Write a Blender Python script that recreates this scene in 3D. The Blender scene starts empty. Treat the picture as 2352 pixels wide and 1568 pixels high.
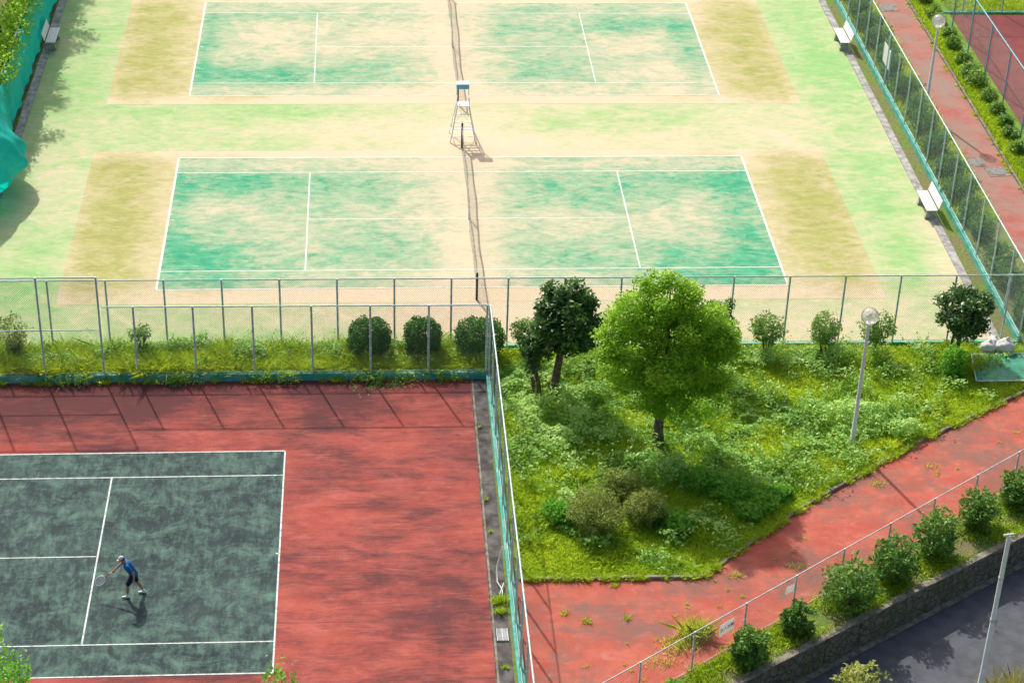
import bpy, math, numpy as np
from mathutils import Vector, Matrix
rng=np.random.default_rng(7)
COL=bpy.context.scene.collection
# ------------------------------------------------------------------ helpers
def link(o):
    COL.objects.link(o); return o
class MB:
    def __init__(s): s.v=[];s.f=[];s.m=[];s.sm=[]
    def add(s,vs,fs,m=0,smooth=False):
        b=len(s.v); s.v+= [tuple(map(float,v)) for v in vs]
        for f in fs: s.f.append([b+i for i in f]); s.m.append(m); s.sm.append(smooth)
    def box(s,c,d,m=0,rot=None,bev=0.0):
        x,y,z=[k/2 for k in d]
        vs=[Vector((sx*x,sy*y,sz*z)) for sx in(-1,1) for sy in(-1,1) for sz in(-1,1)]
        if rot is not None: vs=[rot@v for v in vs]
        vs=[v+Vector(c) for v in vs]
        s.add(vs,[(0,1,3,2),(4,6,7,5),(0,4,5,1),(2,3,7,6),(0,2,6,4),(1,5,7,3)],m)
    def tube(s,pts,rad,n=8,m=0,caps=True,flat=None):
        pts=[Vector(p) for p in pts]
        if not hasattr(rad,'__len__'): rad=[rad]*len(pts)
        prev=None; vs=[]
        for i,p in enumerate(pts):
            t=(pts[min(i+1,len(pts)-1)]-pts[max(i-1,0)]).normalized()
            if prev is None:
                a=Vector((0,0,1)) if abs(t.z)<0.9 else Vector((1,0,0))
                u=t.cross(a).normalized()
            else: u=(prev-t*prev.dot(t)).normalized()
            prev=u; w=t.cross(u)
            for k in range(n):
                an=2*math.pi*k/n
                vs.append(p+(u*math.cos(an)+w*math.sin(an))*rad[i])
        fs=[]
        for i in range(len(pts)-1):
            for k in range(n):
                fs.append((i*n+k,i*n+(k+1)%n,(i+1)*n+(k+1)%n,(i+1)*n+k))
        s.add(vs,fs,m,True)
        if caps:
            s.add([vs[k] for k in range(n)][::-1],[tuple(range(n))],m)
            s.add(vs[-n:],[tuple(range(n))],m)
    def ell(s,c,r,n=16,k=10,m=0,rot=None):
        vs=[];fs=[]
        for i in range(k+1):
            th=math.pi*i/k
            for j in range(n):
                ph=2*math.pi*j/n
                v=Vector((r[0]*math.sin(th)*math.cos(ph),r[1]*math.sin(th)*math.sin(ph),r[2]*math.cos(th)))
                if rot is not None: v=rot@v
                vs.append(v+Vector(c))
        for i in range(k):
            for j in range(n):
                fs.append((i*n+j,(i+1)*n+j,(i+1)*n+(j+1)%n,i*n+(j+1)%n))
        s.add(vs,fs,m,True)
    def cap(s,p0,r0,p1,r1,n=14,m=0,sc=None,ax=None):
        p0=Vector(p0);p1=Vector(p1);t=(p1-p0);L=t.length;t.normalize()
        a=Vector((0,0,1)) if abs(t.z)<0.9 else Vector((1,0,0))
        if ax is not None: a=Vector(ax)
        u=t.cross(a).normalized();w=t.cross(u)
        vs=[];rings=[]
        for i in range(6): th=math.pi/2*(1-i/5.0)*1.0; rings.append((p0-t*r0*math.sin(th),r0*math.cos(th)))
        for i in range(6): th=math.pi/2*(i/5.0); rings.append((p1+t*r1*math.sin(th),r1*math.cos(th)))
        q=sc or 1.0
        for c,r in rings:
            r=max(r,1e-4)
            for k in range(n):
                an=2*math.pi*k/n
                vs.append(c+u*math.cos(an)*r+w*math.sin(an)*r*q)
        fs=[(i*n+k,i*n+(k+1)%n,(i+1)*n+(k+1)%n,(i+1)*n+k) for i in range(len(rings)-1) for k in range(n)]
        s.add(vs,fs,m,True)
    def build(s,name,mats,parent=None):
        me=bpy.data.meshes.new(name); me.from_pydata(s.v,[],s.f)
        for mt in mats: me.materials.append(mt)
        me.polygons.foreach_set('material_index',s.m); me.polygons.foreach_set('use_smooth',s.sm); me.update()
        o=link(bpy.data.objects.new(name,me))
        if parent is not None: o.parent=parent
        return o
def thing(name,label,cat,loc=(0,0,0),rz=0,group=None,obj=None):
    e=obj or link(bpy.data.objects.new(name,None))
    e.name=name
    if obj is None: e.empty_display_size=0.3
    e.location=loc; e.rotation_euler=(0,0,rz)
    e['label']=label; e['category']=cat
    if group: e['group']=group
    return e
def fastmesh(name,V,k,mats,mi=None,tint=None,normals_smooth=False):
    V=np.asarray(V,dtype=np.float32); nf=len(V)//k
    me=bpy.data.meshes.new(name)
    me.vertices.add(len(V)); me.vertices.foreach_set('co',V.ravel())
    me.loops.add(len(V)); me.loops.foreach_set('vertex_index',np.arange(len(V),dtype=np.int32))
    me.polygons.add(nf); me.polygons.foreach_set('loop_start',np.arange(0,len(V),k,dtype=np.int32))
    me.polygons.foreach_set('loop_total',np.full(nf,k,dtype=np.int32))
    for mt in mats: me.materials.append(mt)
    if mi is not None: me.polygons.foreach_set('material_index',np.asarray(mi,dtype=np.int32))
    me.update(calc_edges=True)
    if tint is not None:
        a=me.attributes.new('tint','FLOAT','FACE'); a.data.foreach_set('value',np.asarray(tint,dtype=np.float32))
    return me
def vnoise(x,y,scale,seed):
    r=np.random.default_rng(seed).random((256,256))
    x=np.asarray(x)/scale+100.3;y=np.asarray(y)/scale+100.7
    xi=np.floor(x).astype(int);yi=np.floor(y).astype(int);fx=x-xi;fy=y-yi
    fx=fx*fx*(3-2*fx);fy=fy*fy*(3-2*fy)
    g=lambda a,b:r[a%256,b%256]
    return (g(xi,yi)*(1-fx)+g(xi+1,yi)*fx)*(1-fy)+(g(xi,yi+1)*(1-fx)+g(xi+1,yi+1)*fx)*fy
def inpoly(x,y,poly):
    c=np.zeros(len(x),bool);n=len(poly)
    for i in range(n):
        x1,y1=poly[i];x2,y2=poly[(i+1)%n]
        if y1==y2: continue
        t=((y1>y)!=(y2>y))&(x<(x2-x1)*(y-y1)/(y2-y1)+x1); c^=t
    return c
# ------------------------------------------------------------------ materials
class NT:
    def __init__(s,name):
        s.mat=bpy.data.materials.new(name); s.mat.use_nodes=True
        s.nt=s.mat.node_tree; s.nt.nodes.clear()
        s.out=s.nt.nodes.new('ShaderNodeOutputMaterial')
    def n(s,t,**k):
        nd=s.nt.nodes.new(t)
        for a,b in k.items(): setattr(nd,a,b)
        return nd
    def L(s,a,b): s.nt.links.new(a,b)
    def pos(s):
        if not hasattr(s,'_p'): s._p=s.n('ShaderNodeNewGeometry').outputs['Position']
        return s._p
    def xyz(s):
        m=s.n('ShaderNodeSeparateXYZ'); s.L(s.pos(),m.inputs[0]); return m.outputs
    def setin(s,sock,v):
        if isinstance(v,(int,float)): sock.default_value=v
        elif isinstance(v,tuple): sock.default_value=(v+(1,)) if len(v)==3 and len(sock.default_value)==4 else v
        else: s.L(v,sock)
    def noise(s,scale=(1,1,1),detail=5,rough=.6,dist=0,off=(0,0,0),vec=None,rot=0):
        mp=s.n('ShaderNodeMapping'); s.L(vec or s.pos(),mp.inputs[0])
        if not hasattr(scale,'__len__'): scale=(scale,)*3
        mp.inputs['Scale'].default_value=scale; mp.inputs['Location'].default_value=off; mp.inputs['Rotation'].default_value=(0,0,rot)
        t=s.n('ShaderNodeTexNoise'); s.L(mp.outputs[0],t.inputs['Vector'])
        t.inputs['Scale'].default_value=1; t.inputs['Detail'].default_value=detail; t.inputs['Roughness'].default_value=rough; t.inputs['Distortion'].default_value=dist
        return t.outputs[0]
    def voro(s,scale,feature='DISTANCE_TO_EDGE'):
        mp=s.n('ShaderNodeMapping'); s.L(s.pos(),mp.inputs[0])
        if not hasattr(scale,'__len__'): scale=(scale,)*3
        mp.inputs['Scale'].default_value=scale
        t=s.n('ShaderNodeTexVoronoi',feature=feature); s.L(mp.outputs[0],t.inputs['Vector']); t.inputs['Scale'].default_value=1
        return t.outputs[0]
    def math(s,op,a,b=0.0,clamp=False):
        m=s.n('ShaderNodeMath',operation=op,use_clamp=clamp); s.setin(m.inputs[0],a); s.setin(m.inputs[1],b); return m.outputs[0]
    def rng(s,v,lo,hi,a=0.0,b=1.0,smooth=True):
        m=s.n('ShaderNodeMapRange',interpolation_type='SMOOTHSTEP' if smooth else 'LINEAR')
        s.L(v,m.inputs['Value']); m.inputs['From Min'].default_value=lo;m.inputs['From Max'].default_value=hi
        m.inputs['To Min'].default_value=a;m.inputs['To Max'].default_value=b
        return m.outputs[0]
    def mix(s,f,a,b,blend='MIX'):
        m=s.n('ShaderNodeMix',data_type='RGBA',blend_type=blend)
        s.setin(m.inputs[0],f); s.setin(m.inputs[6],a); s.setin(m.inputs[7],b); return m.outputs[2]
    def attr(s,name):
        return s.n('ShaderNodeAttribute',attribute_name=name).outputs['Fac']
    def finish(s,col,rough=.85,bump=None,bstr=.3,bdist=.01,metal=0,spec=.3,trans=None):
        b=s.n('ShaderNodeBsdfPrincipled'); s.setin(b.inputs['Base Color'],col); s.setin(b.inputs['Roughness'],rough)
        b.inputs['Metallic'].default_value=metal; b.inputs['Specular IOR Level'].default_value=spec
        if bump is not None:
            bp=s.n('ShaderNodeBump'); s.L(bump,bp.inputs['Height']); bp.inputs['Strength'].default_value=bstr; bp.inputs['Distance'].default_value=bdist
            s.L(bp.outputs[0],b.inputs['Normal'])
        sh=b.outputs[0]
        if trans is not None:
            t=s.n('ShaderNodeBsdfTranslucent'); s.setin(t.inputs[0],trans[0])
            mx=s.n('ShaderNodeMixShader'); mx.inputs[0].default_value=trans[1]
            s.L(sh,mx.inputs[1]); s.L(t.outputs[0],mx.inputs[2]); sh=mx.outputs[0]
        s.L(sh,s.out.inputs[0]); return s.mat
def simple(name,col,rough=.6,var=.15,scale=6,metal=0,spec=.3,trans=None):
    t=NT(name); n=t.noise(scale,4,.6)
    v=t.rng(n,.3,.7)
    c=t.mix(v,tuple(c*(1-var) for c in col),tuple(min(1,c*(1+var)) for c in col))
    return t.finish(c,rough,metal=metal,spec=spec,trans=(col,trans) if trans else None)
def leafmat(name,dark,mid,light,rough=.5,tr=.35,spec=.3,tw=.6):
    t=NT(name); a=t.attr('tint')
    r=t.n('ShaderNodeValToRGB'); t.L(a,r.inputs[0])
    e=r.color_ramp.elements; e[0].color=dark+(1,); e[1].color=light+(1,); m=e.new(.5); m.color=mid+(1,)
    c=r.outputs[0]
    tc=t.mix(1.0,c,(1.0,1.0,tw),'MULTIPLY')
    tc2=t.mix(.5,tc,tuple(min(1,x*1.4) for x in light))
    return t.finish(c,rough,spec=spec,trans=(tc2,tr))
SAND=(.68,.555,.375)
def turf(name,base,dark,blend=1.0,amp=1.0):
    t=NT(name); w=t.attr('wear')
    n1=t.noise((.4,.55,1),7,.62,1.0); n2=t.noise((.9,1.9,1),10,.74,1.3,(3,1,0)); n3=t.noise((14,26,10),3,.7); n4=t.noise((2.2,3.6,1),7,.72,.8,(9,2,0),rot=.6)
    n5=t.noise((1.4,3.6,1),7,.7,.6,(1,7,0),rot=-.6)
    s=w
    for n_,k in ((n1,1.5),(n2,1.7),(n4,1.2),(n5,1.0),(n3,.6)):
        s=t.math('ADD',s,t.math('MULTIPLY',t.math('SUBTRACT',n_,.5),k*amp))
    f=t.math('MULTIPLY',t.rng(s,-.12,1.15,0,1,False),blend)
    b=t.mix(t.rng(t.noise((1.2,3,1),6,.7,.4,(5,5,0)),.35,.7),dark,base)
    sc=t.mix(t.rng(t.noise((1.0,1.0,1),5,.65,.2,(7,0,0)),.3,.7),SAND,(.67,.53,.38))
    c=t.mix(f,b,sc)
    return t.finish(c,.95,bump=n3,bstr=.25,bdist=.01,spec=.1)
M={}
M['turf']=turf('turf_light',(.31,.53,.20),(.25,.45,.16),1.0)
M['olive']=turf('turf_olive',(.41,.41,.14),(.32,.325,.10),.95)
M['court']=turf('turf_court',(.12,.43,.24),(.04,.31,.165),.97)
def hard(name,base,base2,stain,k=.5,st=(.5,2.6,1),lo=.48,hi=.75,rot=0,crack=True,pale=None,bias=None,chalk=None):
    t=NT(name)
    n1=t.noise((.22,.3,1),6,.6,.3); n2=t.noise(st,10,.76,.5,(4,2,0),rot=rot); n3=t.noise((.8,14,1),6,.78,0,(1,8,0),rot=rot); n4=t.noise(30,2,.6)
    s=t.math('ADD',t.math('MULTIPLY',n1,.45),t.math('MULTIPLY',n2,.45)); s=t.math('ADD',s,t.math('MULTIPLY',n3,.25))
    s=t.math('ADD',s,t.math('MULTIPLY',t.math('SUBTRACT',n4,.5),.14))
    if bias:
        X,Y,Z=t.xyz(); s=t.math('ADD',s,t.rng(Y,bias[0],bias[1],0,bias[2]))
    f=t.rng(s,lo,hi,0,1,False)
    c=t.mix(t.rng(t.noise((.8,1.2,1),7,.7,.2,(2,9,0)),.35,.68),base,base2)
    if chalk: c=t.mix(t.math('MULTIPLY',t.rng(t.noise((1.6,2.4,1),9,.8,.6,(21,4,0)),.52,.66),chalk[1]),c,chalk[0])
    c=t.mix(t.math('MULTIPLY',f,k),c,stain)
    if pale:
        p=t.math('ADD',t.math('MULTIPLY',t.noise((.9,1.2,1),10,.80,.7,(12,3,0)),.6),t.math('MULTIPLY',t.noise((5,1.4,1),7,.8,.4,(2,3,0),rot=.12),.4))
        c=t.mix(t.math('MULTIPLY',t.rng(p,.46,.64,0,1,False),pale[1]),c,pale[0])
    if crack:
        v=t.voro((.12,.16,1)); wob=t.math('ADD',v,t.math('MULTIPLY',t.math('SUBTRACT',t.noise(1.6,6,.75),.5),.16))
        cr=t.math('SUBTRACT',1.0,t.rng(t.math('ABSOLUTE',wob),.0,.0022))
        c=t.mix(t.math('MULTIPLY',cr,.45),c,tuple(x*.4 for x in stain))
    return t.finish(c,.9,bump=n4,bstr=.2,bdist=.01,spec=.2)
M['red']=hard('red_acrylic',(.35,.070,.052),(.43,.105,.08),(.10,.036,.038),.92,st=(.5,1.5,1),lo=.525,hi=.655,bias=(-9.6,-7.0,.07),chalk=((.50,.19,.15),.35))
M['darkgreen']=hard('dark_green_acrylic',(.036,.056,.056),(.05,.075,.073),(.018,.028,.031),.8,st=(1.0,1.2,1),lo=.52,hi=.68,pale=((.16,.285,.22),.75))
M['path']=hard('red_path_paint',(.43,.092,.062),(.50,.14,.095),(.22,.12,.095),.9,st=(1.3,1.3,1),lo=.545,hi=.65,rot=.6,chalk=((.56,.27,.21),.45))
M['path2']=hard('worn_red_path',(.36,.11,.085),(.44,.17,.13),(.30,.21,.17),.95,st=(1.4,1.0,1),lo=.51,hi=.63,rot=1.5)
M['red2']=hard('deep_red_acrylic',(.22,.05,.05),(.27,.07,.065),(.12,.045,.045),.7)
M['asphalt']=simple('asphalt',(.095,.10,.112),.9,.18,2.3)
t=NT('soil_and_grass'); n=t.noise(.8,8,.7,.3); n2=t.noise(9,6,.7)
c=t.mix(t.rng(n,.38,.62),(.25,.20,.11),(.17,.28,.05)); c=t.mix(t.rng(n2,.35,.7),c,(.11,.14,.04))
M['soil']=t.finish(c,1,bump=n2,bstr=.6,bdist=.04,spec=.1)
t=NT('lawn_base'); n=t.noise(.7,8,.7,.3); n2=t.noise(12,6,.7)
c=t.mix(t.rng(n,.38,.62),(.18,.32,.02),(.29,.42,.035)); c=t.mix(t.rng(n2,.35,.75),c,(.11,.19,.02))
M['lawn']=t.finish(c,1,bump=n2,bstr=.6,bdist=.04,spec=.1)
t=NT('line_paint'); n=t.noise((3,3,3),6,.75); c=t.mix(t.rng(n,.46,.66),(.80,.80,.74),(.67,.60,.46)); M['line']=t.finish(c,.8)
t=NT('worn_line_paint'); n=t.noise((5,5,3),6,.8); c=t.mix(t.rng(n,.46,.64),(.68,.70,.68),(.28,.36,.33)); M['line2']=t.finish(c,.8)
M['conc']=simple('weathered_concrete',(.34,.33,.31),.9,.35,3)
M['concdark']=simple('dark_gutter_concrete',(.095,.085,.08),.9,.6,2)
M['kerbold']=simple('mossy_kerb_concrete',(.22,.20,.15),.95,.45,4)
t=NT('teal_kerb_paint'); n=t.noise((2,2,4),7,.75); c=t.mix(t.rng(n,.42,.62),(.04,.34,.26),(.20,.47,.41)); c=t.mix(t.rng(t.noise(7,5,.8,0,(4,4,4)),.58,.68),c,(.36,.28,.2)); M['tealkerb']=t.finish(c,.75)
M['post']=simple('grey_green_galvanised_post',(.52,.66,.64),.5,.15,5,spec=.5)
M['wire']=simple('fence_wire',(.16,.26,.22),.5,.2,5,spec=.3)
M['wireside']=simple('pale_fence_wire',(.44,.58,.53),.5,.2,5,spec=.4)
M['wire2']=simple('old_fence_wire',(.54,.52,.48),.5,.2,5,spec=.4)
M['steel']=simple('grey_steel',(.55,.57,.57),.45,.2,4,spec=.5)
M['white']=simple('white_paint',(.82,.82,.80),.5,.05,6)
M['signwhite']=simple('white_sign_sheet',(.84,.83,.82),.5,.05,6,trans=.5)
M['polewhite']=simple('chalky_white_paint',(.76,.77,.77),.5,.08,5)
M['blue']=simple('light_blue_plastic',(.20,.54,.74),.5,.1,4,trans=.35)
M['black']=simple('dark_netting',(.02,.028,.025),.7,.3,6)
M['band']=simple('net_band_canvas',(.20,.21,.19),.8,.5,4)
M['bark']=simple('bark',(.14,.10,.075),.95,.5,9)
M['stem']=simple('woody_stem',(.17,.13,.08),.95,.4,9)
M['bluepost']=simple('blue_post_paint',(.20,.50,.60),.5,.15,4)
t=NT('teal_windscreen_cloth'); n=t.noise((1,1.5,2),5,.6); c=t.mix(t.rng(n,.35,.65),(.0,.46,.41),(.02,.62,.54)); M['teal']=t.finish(c,.6,trans=((.0,.75,.64),.45))
t=NT('stone_wall'); v=t.voro((3.4,3.4,4.2)); n=t.noise(5,6,.7); n2=t.noise(1.1,5,.7)
c=t.mix(t.rng(n,.3,.7),(.12,.105,.08),(.23,.21,.165)); c=t.mix(t.math('MULTIPLY',t.rng(n2,.45,.65),.7),c,(.11,.14,.05)); c=t.mix(t.rng(v,.0,.07,.5,0),c,(.06,.055,.04)); M['stone']=t.finish(c,.95,bump=t.rng(v,0,.12),bstr=.8,bdist=.06)
t=NT('green_board'); n=t.noise(1.3,5,.6); c=t.mix(t.rng(n,.35,.65),(.03,.26,.15),(.08,.42,.28)); M['board']=t.finish(c,.35,spec=.5)
M['grate']=simple('cast_iron',(.22,.21,.20),.6,.3,9)
M['bag']=simple('white_plastic_sack',(.78,.77,.75),.5,.1,5,trans=.25)
t=NT('clear_globe'); g=t.n('ShaderNodeBsdfGlossy'); g.inputs['Roughness'].default_value=.12; tr=t.n('ShaderNodeBsdfTransparent'); tr.inputs[0].default_value=(.95,.96,.95,1)
df=t.n('ShaderNodeBsdfTranslucent'); df.inputs[0].default_value=(.9,.9,.88,1)
fr=t.n('ShaderNodeFresnel'); fr.inputs[0].default_value=1.25; mx=t.n('ShaderNodeMixShader'); m0=t.n('ShaderNodeMixShader'); m0.inputs[0].default_value=.30
t.L(tr.outputs[0],m0.inputs[1]); t.L(df.outputs[0],m0.inputs[2])
t.L(t.math('ADD',t.math('MULTIPLY',fr.outputs[0],.6),.10,True),mx.inputs[0]); t.L(m0.outputs[0],mx.inputs[1]); t.L(g.outputs[0],mx.inputs[2]); t.L(mx.outputs[0],t.out.inputs[0]); M['globe']=t.mat
M['l_main']=leafmat('bright_tree_leaf',(.11,.29,.014),(.26,.50,.03),(.46,.66,.07),.45,.48)
M['l_dark']=leafmat('glossy_dark_leaf',(.025,.075,.018),(.065,.165,.035),(.16,.30,.06),.35,.25,.5)
M['l_shrub']=leafmat('shrub_leaf',(.04,.12,.02),(.11,.26,.04),(.28,.45,.08),.45,.32,tw=.9)
M['l_hedge']=leafmat('hedge_leaf',(.02,.075,.016),(.055,.18,.03),(.14,.32,.05),.6,.2,.15,tw=1.0)
M['l_olive']=leafmat('olive_bush_leaf',(.09,.14,.025),(.22,.31,.05),(.42,.44,.11),.5,.35)
M['l_weed']=leafmat('weed_leaf',(.08,.22,.025),(.25,.48,.065),(.50,.70,.20),.5,.38,tw=.8)
M['l_grass']=leafmat('grass_blade',(.17,.37,.015),(.38,.57,.025),(.62,.72,.06),.6,.45)
M['l_fern']=leafmat('fresh_green_leaf',(.05,.22,.015),(.15,.42,.03),(.30,.58,.06),.5,.4)
M['l_dry']=leafmat('dry_grass_blade',(.22,.26,.04),(.42,.40,.10),(.58,.50,.20),.7,.3)
# ------------------------------------------------------------------ camera
cx,cy,cz,yaw,pit,rol,f=-3.8645,-65.1392,37.7081,0.0813,0.5504,0.0326,4602.2665
F=Vector((math.sin(yaw)*math.cos(pit),math.cos(yaw)*math.cos(pit),-math.sin(pit)))
R=F.cross(Vector((0,0,1))).normalized();U=R.cross(F)
R2=R*math.cos(rol)+U*math.sin(rol);U2=-R*math.sin(rol)+U*math.cos(rol)
cd=bpy.data.cameras.new('camera');cam=link(bpy.data.objects.new('camera',cd))
m=Matrix((R2,U2,-F)).transposed().to_4x4(); m.translation=(cx,cy,cz); cam.matrix_world=m
cd.sensor_width=36;cd.lens=f*36/2352;cd.clip_end=2000;cd.clip_start=.5
bpy.context.scene.camera=cam
# ------------------------------------------------------------------ light
sv=Vector((-1.10,3.03,2.94*1.0)).normalized()
sun=bpy.data.lights.new('sun','SUN');so=link(bpy.data.objects.new('sun',sun)); sun.energy=4.4; sun.angle=math.radians(.9); sun.color=(1,.965,.90)
so.rotation_euler=sv.to_track_quat('Z','Y').to_euler(); so.location=(-30,60,60)
w=bpy.data.worlds.new('World');bpy.context.scene.world=w;w.use_nodes=True
nt=w.node_tree;bg=nt.nodes['Background'];sk=nt.nodes.new('ShaderNodeTexSky');sk.sky_type='NISHITA';sk.sun_disc=False
sk.sun_elevation=math.asin(sv.z);sk.sun_rotation=math.atan2(sv.x,sv.y);sk.dust_density=5
nt.links.new(sk.outputs[0],bg.inputs[0]);bg.inputs[1].default_value=.15
sc=bpy.context.scene; sc.view_settings.view_transform='Standard';sc.view_settings.look='None';sc.view_settings.exposure=0
# ------------------------------------------------------------------ sheets
def sheet(name,poly,z,mat,depth=0):
    mb=MB(); n=len(poly); mb.add([(x,y,z) for x,y in poly],[tuple(range(n))])
    if depth:
        vs=[(x,y,z) for x,y in poly]+[(x,y,z-depth) for x,y in poly]
        mb.add(vs,[(i,n+i,n+(i+1)%n,(i+1)%n) for i in range(n)])
    o=mb.build(name,[mat]); o['kind']='structure'; return o
def rect(x0,y0,x1,y1): return [(x0,y0),(x1,y0),(x1,y1),(x0,y1)]
def grid(name,x0,y0,x1,y1,z,mat,wear,step=.25):
    nx=int((x1-x0)/step)+1;ny=int((y1-y0)/step)+1
    X,Y=np.meshgrid(np.linspace(x0,x1,nx),np.linspace(y0,y1,ny),indexing='ij')
    V=np.stack([X,Y,np.full_like(X,z)],-1).reshape(-1,3)
    i,j=np.meshgrid(np.arange(nx-1),np.arange(ny-1),indexing='ij'); a=(i*ny+j).ravel()
    Fc=np.stack([a,a+ny,a+ny+1,a+1],-1)
    me=bpy.data.meshes.new(name); me.vertices.add(len(V)); me.vertices.foreach_set('co',V.astype(np.float32).ravel())
    me.loops.add(Fc.size); me.loops.foreach_set('vertex_index',Fc.astype(np.int32).ravel())
    me.polygons.add(len(Fc)); me.polygons.foreach_set('loop_start',np.arange(0,Fc.size,4,dtype=np.int32)); me.polygons.foreach_set('loop_total',np.full(len(Fc),4,dtype=np.int32))
    me.update(calc_edges=True); me.materials.append(mat)
    at=me.attributes.new('wear','FLOAT','POINT'); at.data.foreach_set('value',wear(X,Y).ravel().astype(np.float32))
    o=link(bpy.data.objects.new(name,me)); o['kind']='structure'; return o
def G(X,Y,x,y,sx,sy): return np.exp(-((X-x)/sx)**2-((Y-y)/sy)**2)
sheet('ground',rect(-400,-400,400,400),-1.04,M['soil'])
WA=(-4.0,-29.23);WB=(40,-.5)
sheet('terrace_ground',[(-120,-29.23),WA,WB,(120,-.5),(120,160),(-120,160)],-.012,M['soil'],1.1)
wl=lambda x:-22.44+.6525*(x-6.4)
sheet('road',[(-40,wl(-40)-.35),(60,wl(60)-.35),(60,wl(60)-9),(-40,wl(-40)-9)],-1.0,M['asphalt'])
sheet('gutter_pavement',[(-40,wl(-40)-.03),(60,wl(60)-.03),(60,wl(60)-.34),(-40,wl(-40)-.34)],-.99,M['kerbold'])
def wear_turf(X,Y):
    w=.38+0*X
    w+=.55*np.exp(-((X-0)/5)**2)
    w+=.45*G(X,Y,13,14,5,3)+.4*G(X,Y,5,12.3,6,1.0)+.35*G(X,Y,-6,13.6,5,1.2)+.5*G(X,Y,12,-3,9,2)+.35*G(X,Y,-2,-2,8,1.6)
    w+=.5*np.exp(-((X-18.6)/1.0)**2)*np.exp(-((Y-0)/6)**2)+.4*G(X,Y,-16.8,9,1.3,5)
    w-=.45*G(X,Y,17.2,21,1.6,9)+.25*G(X,Y,-17,20,1.6,8)+.35*G(X,Y,17,5,.9,6)+.35*G(X,Y,-16.8,1,1.2,5)
    w-=.3*G(X,Y,-8,15.4,8,.8)+.3*G(X,Y,-7,-3.6,7,.7)+.25*G(X,Y,7,14.4,5,1)
    return w
grid('turf_surface',-18.75,-4.25,18.9,60,0,M['turf'],wear_turf,.3)
def wear_olive(y0):
    def fn(X,Y):
        d=np.minimum.reduce([np.abs(Y-(y0-1.05)),np.abs(Y-(y0+12.0))])
        w=.04+.8*np.exp(-(d/1.1)**2)+.95*np.exp(-(X/10)**6)
        w+=.55*np.exp(-((np.abs(X)-11.9)/1.0)**2)+.35*np.exp(-((np.abs(X)-15.45)/.4)**2)
        return w
    return fn
grid('turf_apron',-15.45,-1.05,15.45,11.6,.004,M['olive'],wear_olive(0))
grid('turf_apron',-15.45,16.3,15.45,29.2,.004,M['olive'],wear_olive(17.16))
def wear1(X,Y):
    w=.47+0*X
    w+=.65*np.exp(-(X/1.5)**2)+.3*G(X,Y,-9,6.0,1.9,1.6)+.32*G(X,Y,8.6,5.6,2.4,1.3)+.22*G(X,Y,4,4.8,2.6,1.0)+.22*G(X,Y,-7,4.2,2,1.2)+.15*G(X,Y,-2.5,6,1.5,4)
    w+=.3*np.exp(-((Y-10.3)/.6)**2)+.25*G(X,Y,0,.7,7,.7)
    w-=.54*G(X,Y,-9.5,8.6,3.2,1.0)+.68*G(X,Y,-10.3,2.2,1.8,2.2)+.48*G(X,Y,11.2,5.4,.9,5.5)+.58*G(X,Y,9.5,1.0,2.6,1.7)+.42*G(X,Y,9,8.7,3,1)+.22*G(X,Y,4.0,8,2.6,1.6)+.2*G(X,Y,-4,2.5,2.2,2)+.34*G(X,Y,-11.6,6,.5,5)+.18*G(X,Y,4,2.4,2.6,1)+.18*G(X,Y,-4.5,8,2,1.5)
    return w
def wear2(X,Y):
    Y=Y-17.16; w=.66+0*X
    w+=.5*np.exp(-(X/1.5)**2)+.25*G(X,Y,-8,6.5,2.5,2.2)+.22*G(X,Y,9,2.5,3,1.5)+.2*G(X,Y,-3.5,6.8,2.4,1.4)+.25*np.exp(-((Y-.5)/.6)**2)+.2*G(X,Y,9,6.5,2,1.0)
    w-=.64*G(X,Y,-9,2.2,3.4,1.4)+.34*G(X,Y,-4,2.5,2.4,1.6)+.48*G(X,Y,9.5,8.2,3,1.3)+.4*G(X,Y,4.2,3.2,2.4,2.0)+.3*G(X,Y,4,8,3,1.4)+.27*G(X,Y,-9,9.2,3,.8)+.38*G(X,Y,11.2,5,.7,4)+.42*G(X,Y,-11.5,5,.5,5)
    return w
grid('court_surface',-11.885,0,11.885,10.97,.008,M['court'],wear1)
grid('court_surface',-11.885,17.16,11.885,28.13,.008,M['court'],wear2)
def lines(x0,y0,z,mat,wd=.06,bw=.1):
    mb=MB()
    def ln(a,b,w,zz=0):
        (x1,y1),(x2,y2)=a,b
        if abs(x1-x2)<1e-6: p=rect(x1-w/2,y1,x1+w/2,y2)
        else: p=rect(x1,y1-w/2,x2,y1+w/2)
        mb.add([(x,y,z+zz) for x,y in p],[(0,1,2,3)])
    H=11.885;W=10.97
    ln((x0-H,y0),(x0+H,y0),wd);ln((x0-H,y0+W),(x0+H,y0+W),wd)
    for y in (1.37,9.6): ln((x0-H+bw/2,y0+y),(x0+H-bw/2,y0+y),wd*.9)
    for s in(-1,1):
        ln((x0+s*H,y0+wd/2),(x0+s*H,y0+W-wd/2),bw); ln((x0+s*6.4,y0+1.4),(x0+s*6.4,y0+9.57),wd)
        ln((x0+s*(H-.11),y0+5.485),(x0+s*(H-.11)+.12,y0+5.485),.05)
    ln((x0-6.36,y0+5.485),(x0+6.36,y0+5.485),wd*.8)
    o=mb.build('court_marking',[mat]);o['kind']='structure';return o
lines(0,0,.012,M['line'],wd=.052,bw=.08);lines(0,17.16,.012,M['line'],wd=.046,bw=.075)
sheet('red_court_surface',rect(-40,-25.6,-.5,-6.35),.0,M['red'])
sheet('green_playing_surface',rect(-6.78-23.77,-21.58,-6.78,-10.61),.004,M['darkgreen'])
lines(-6.78-11.885,-21.58,.008,M['line2'],wd=.05,bw=.05)
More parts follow.
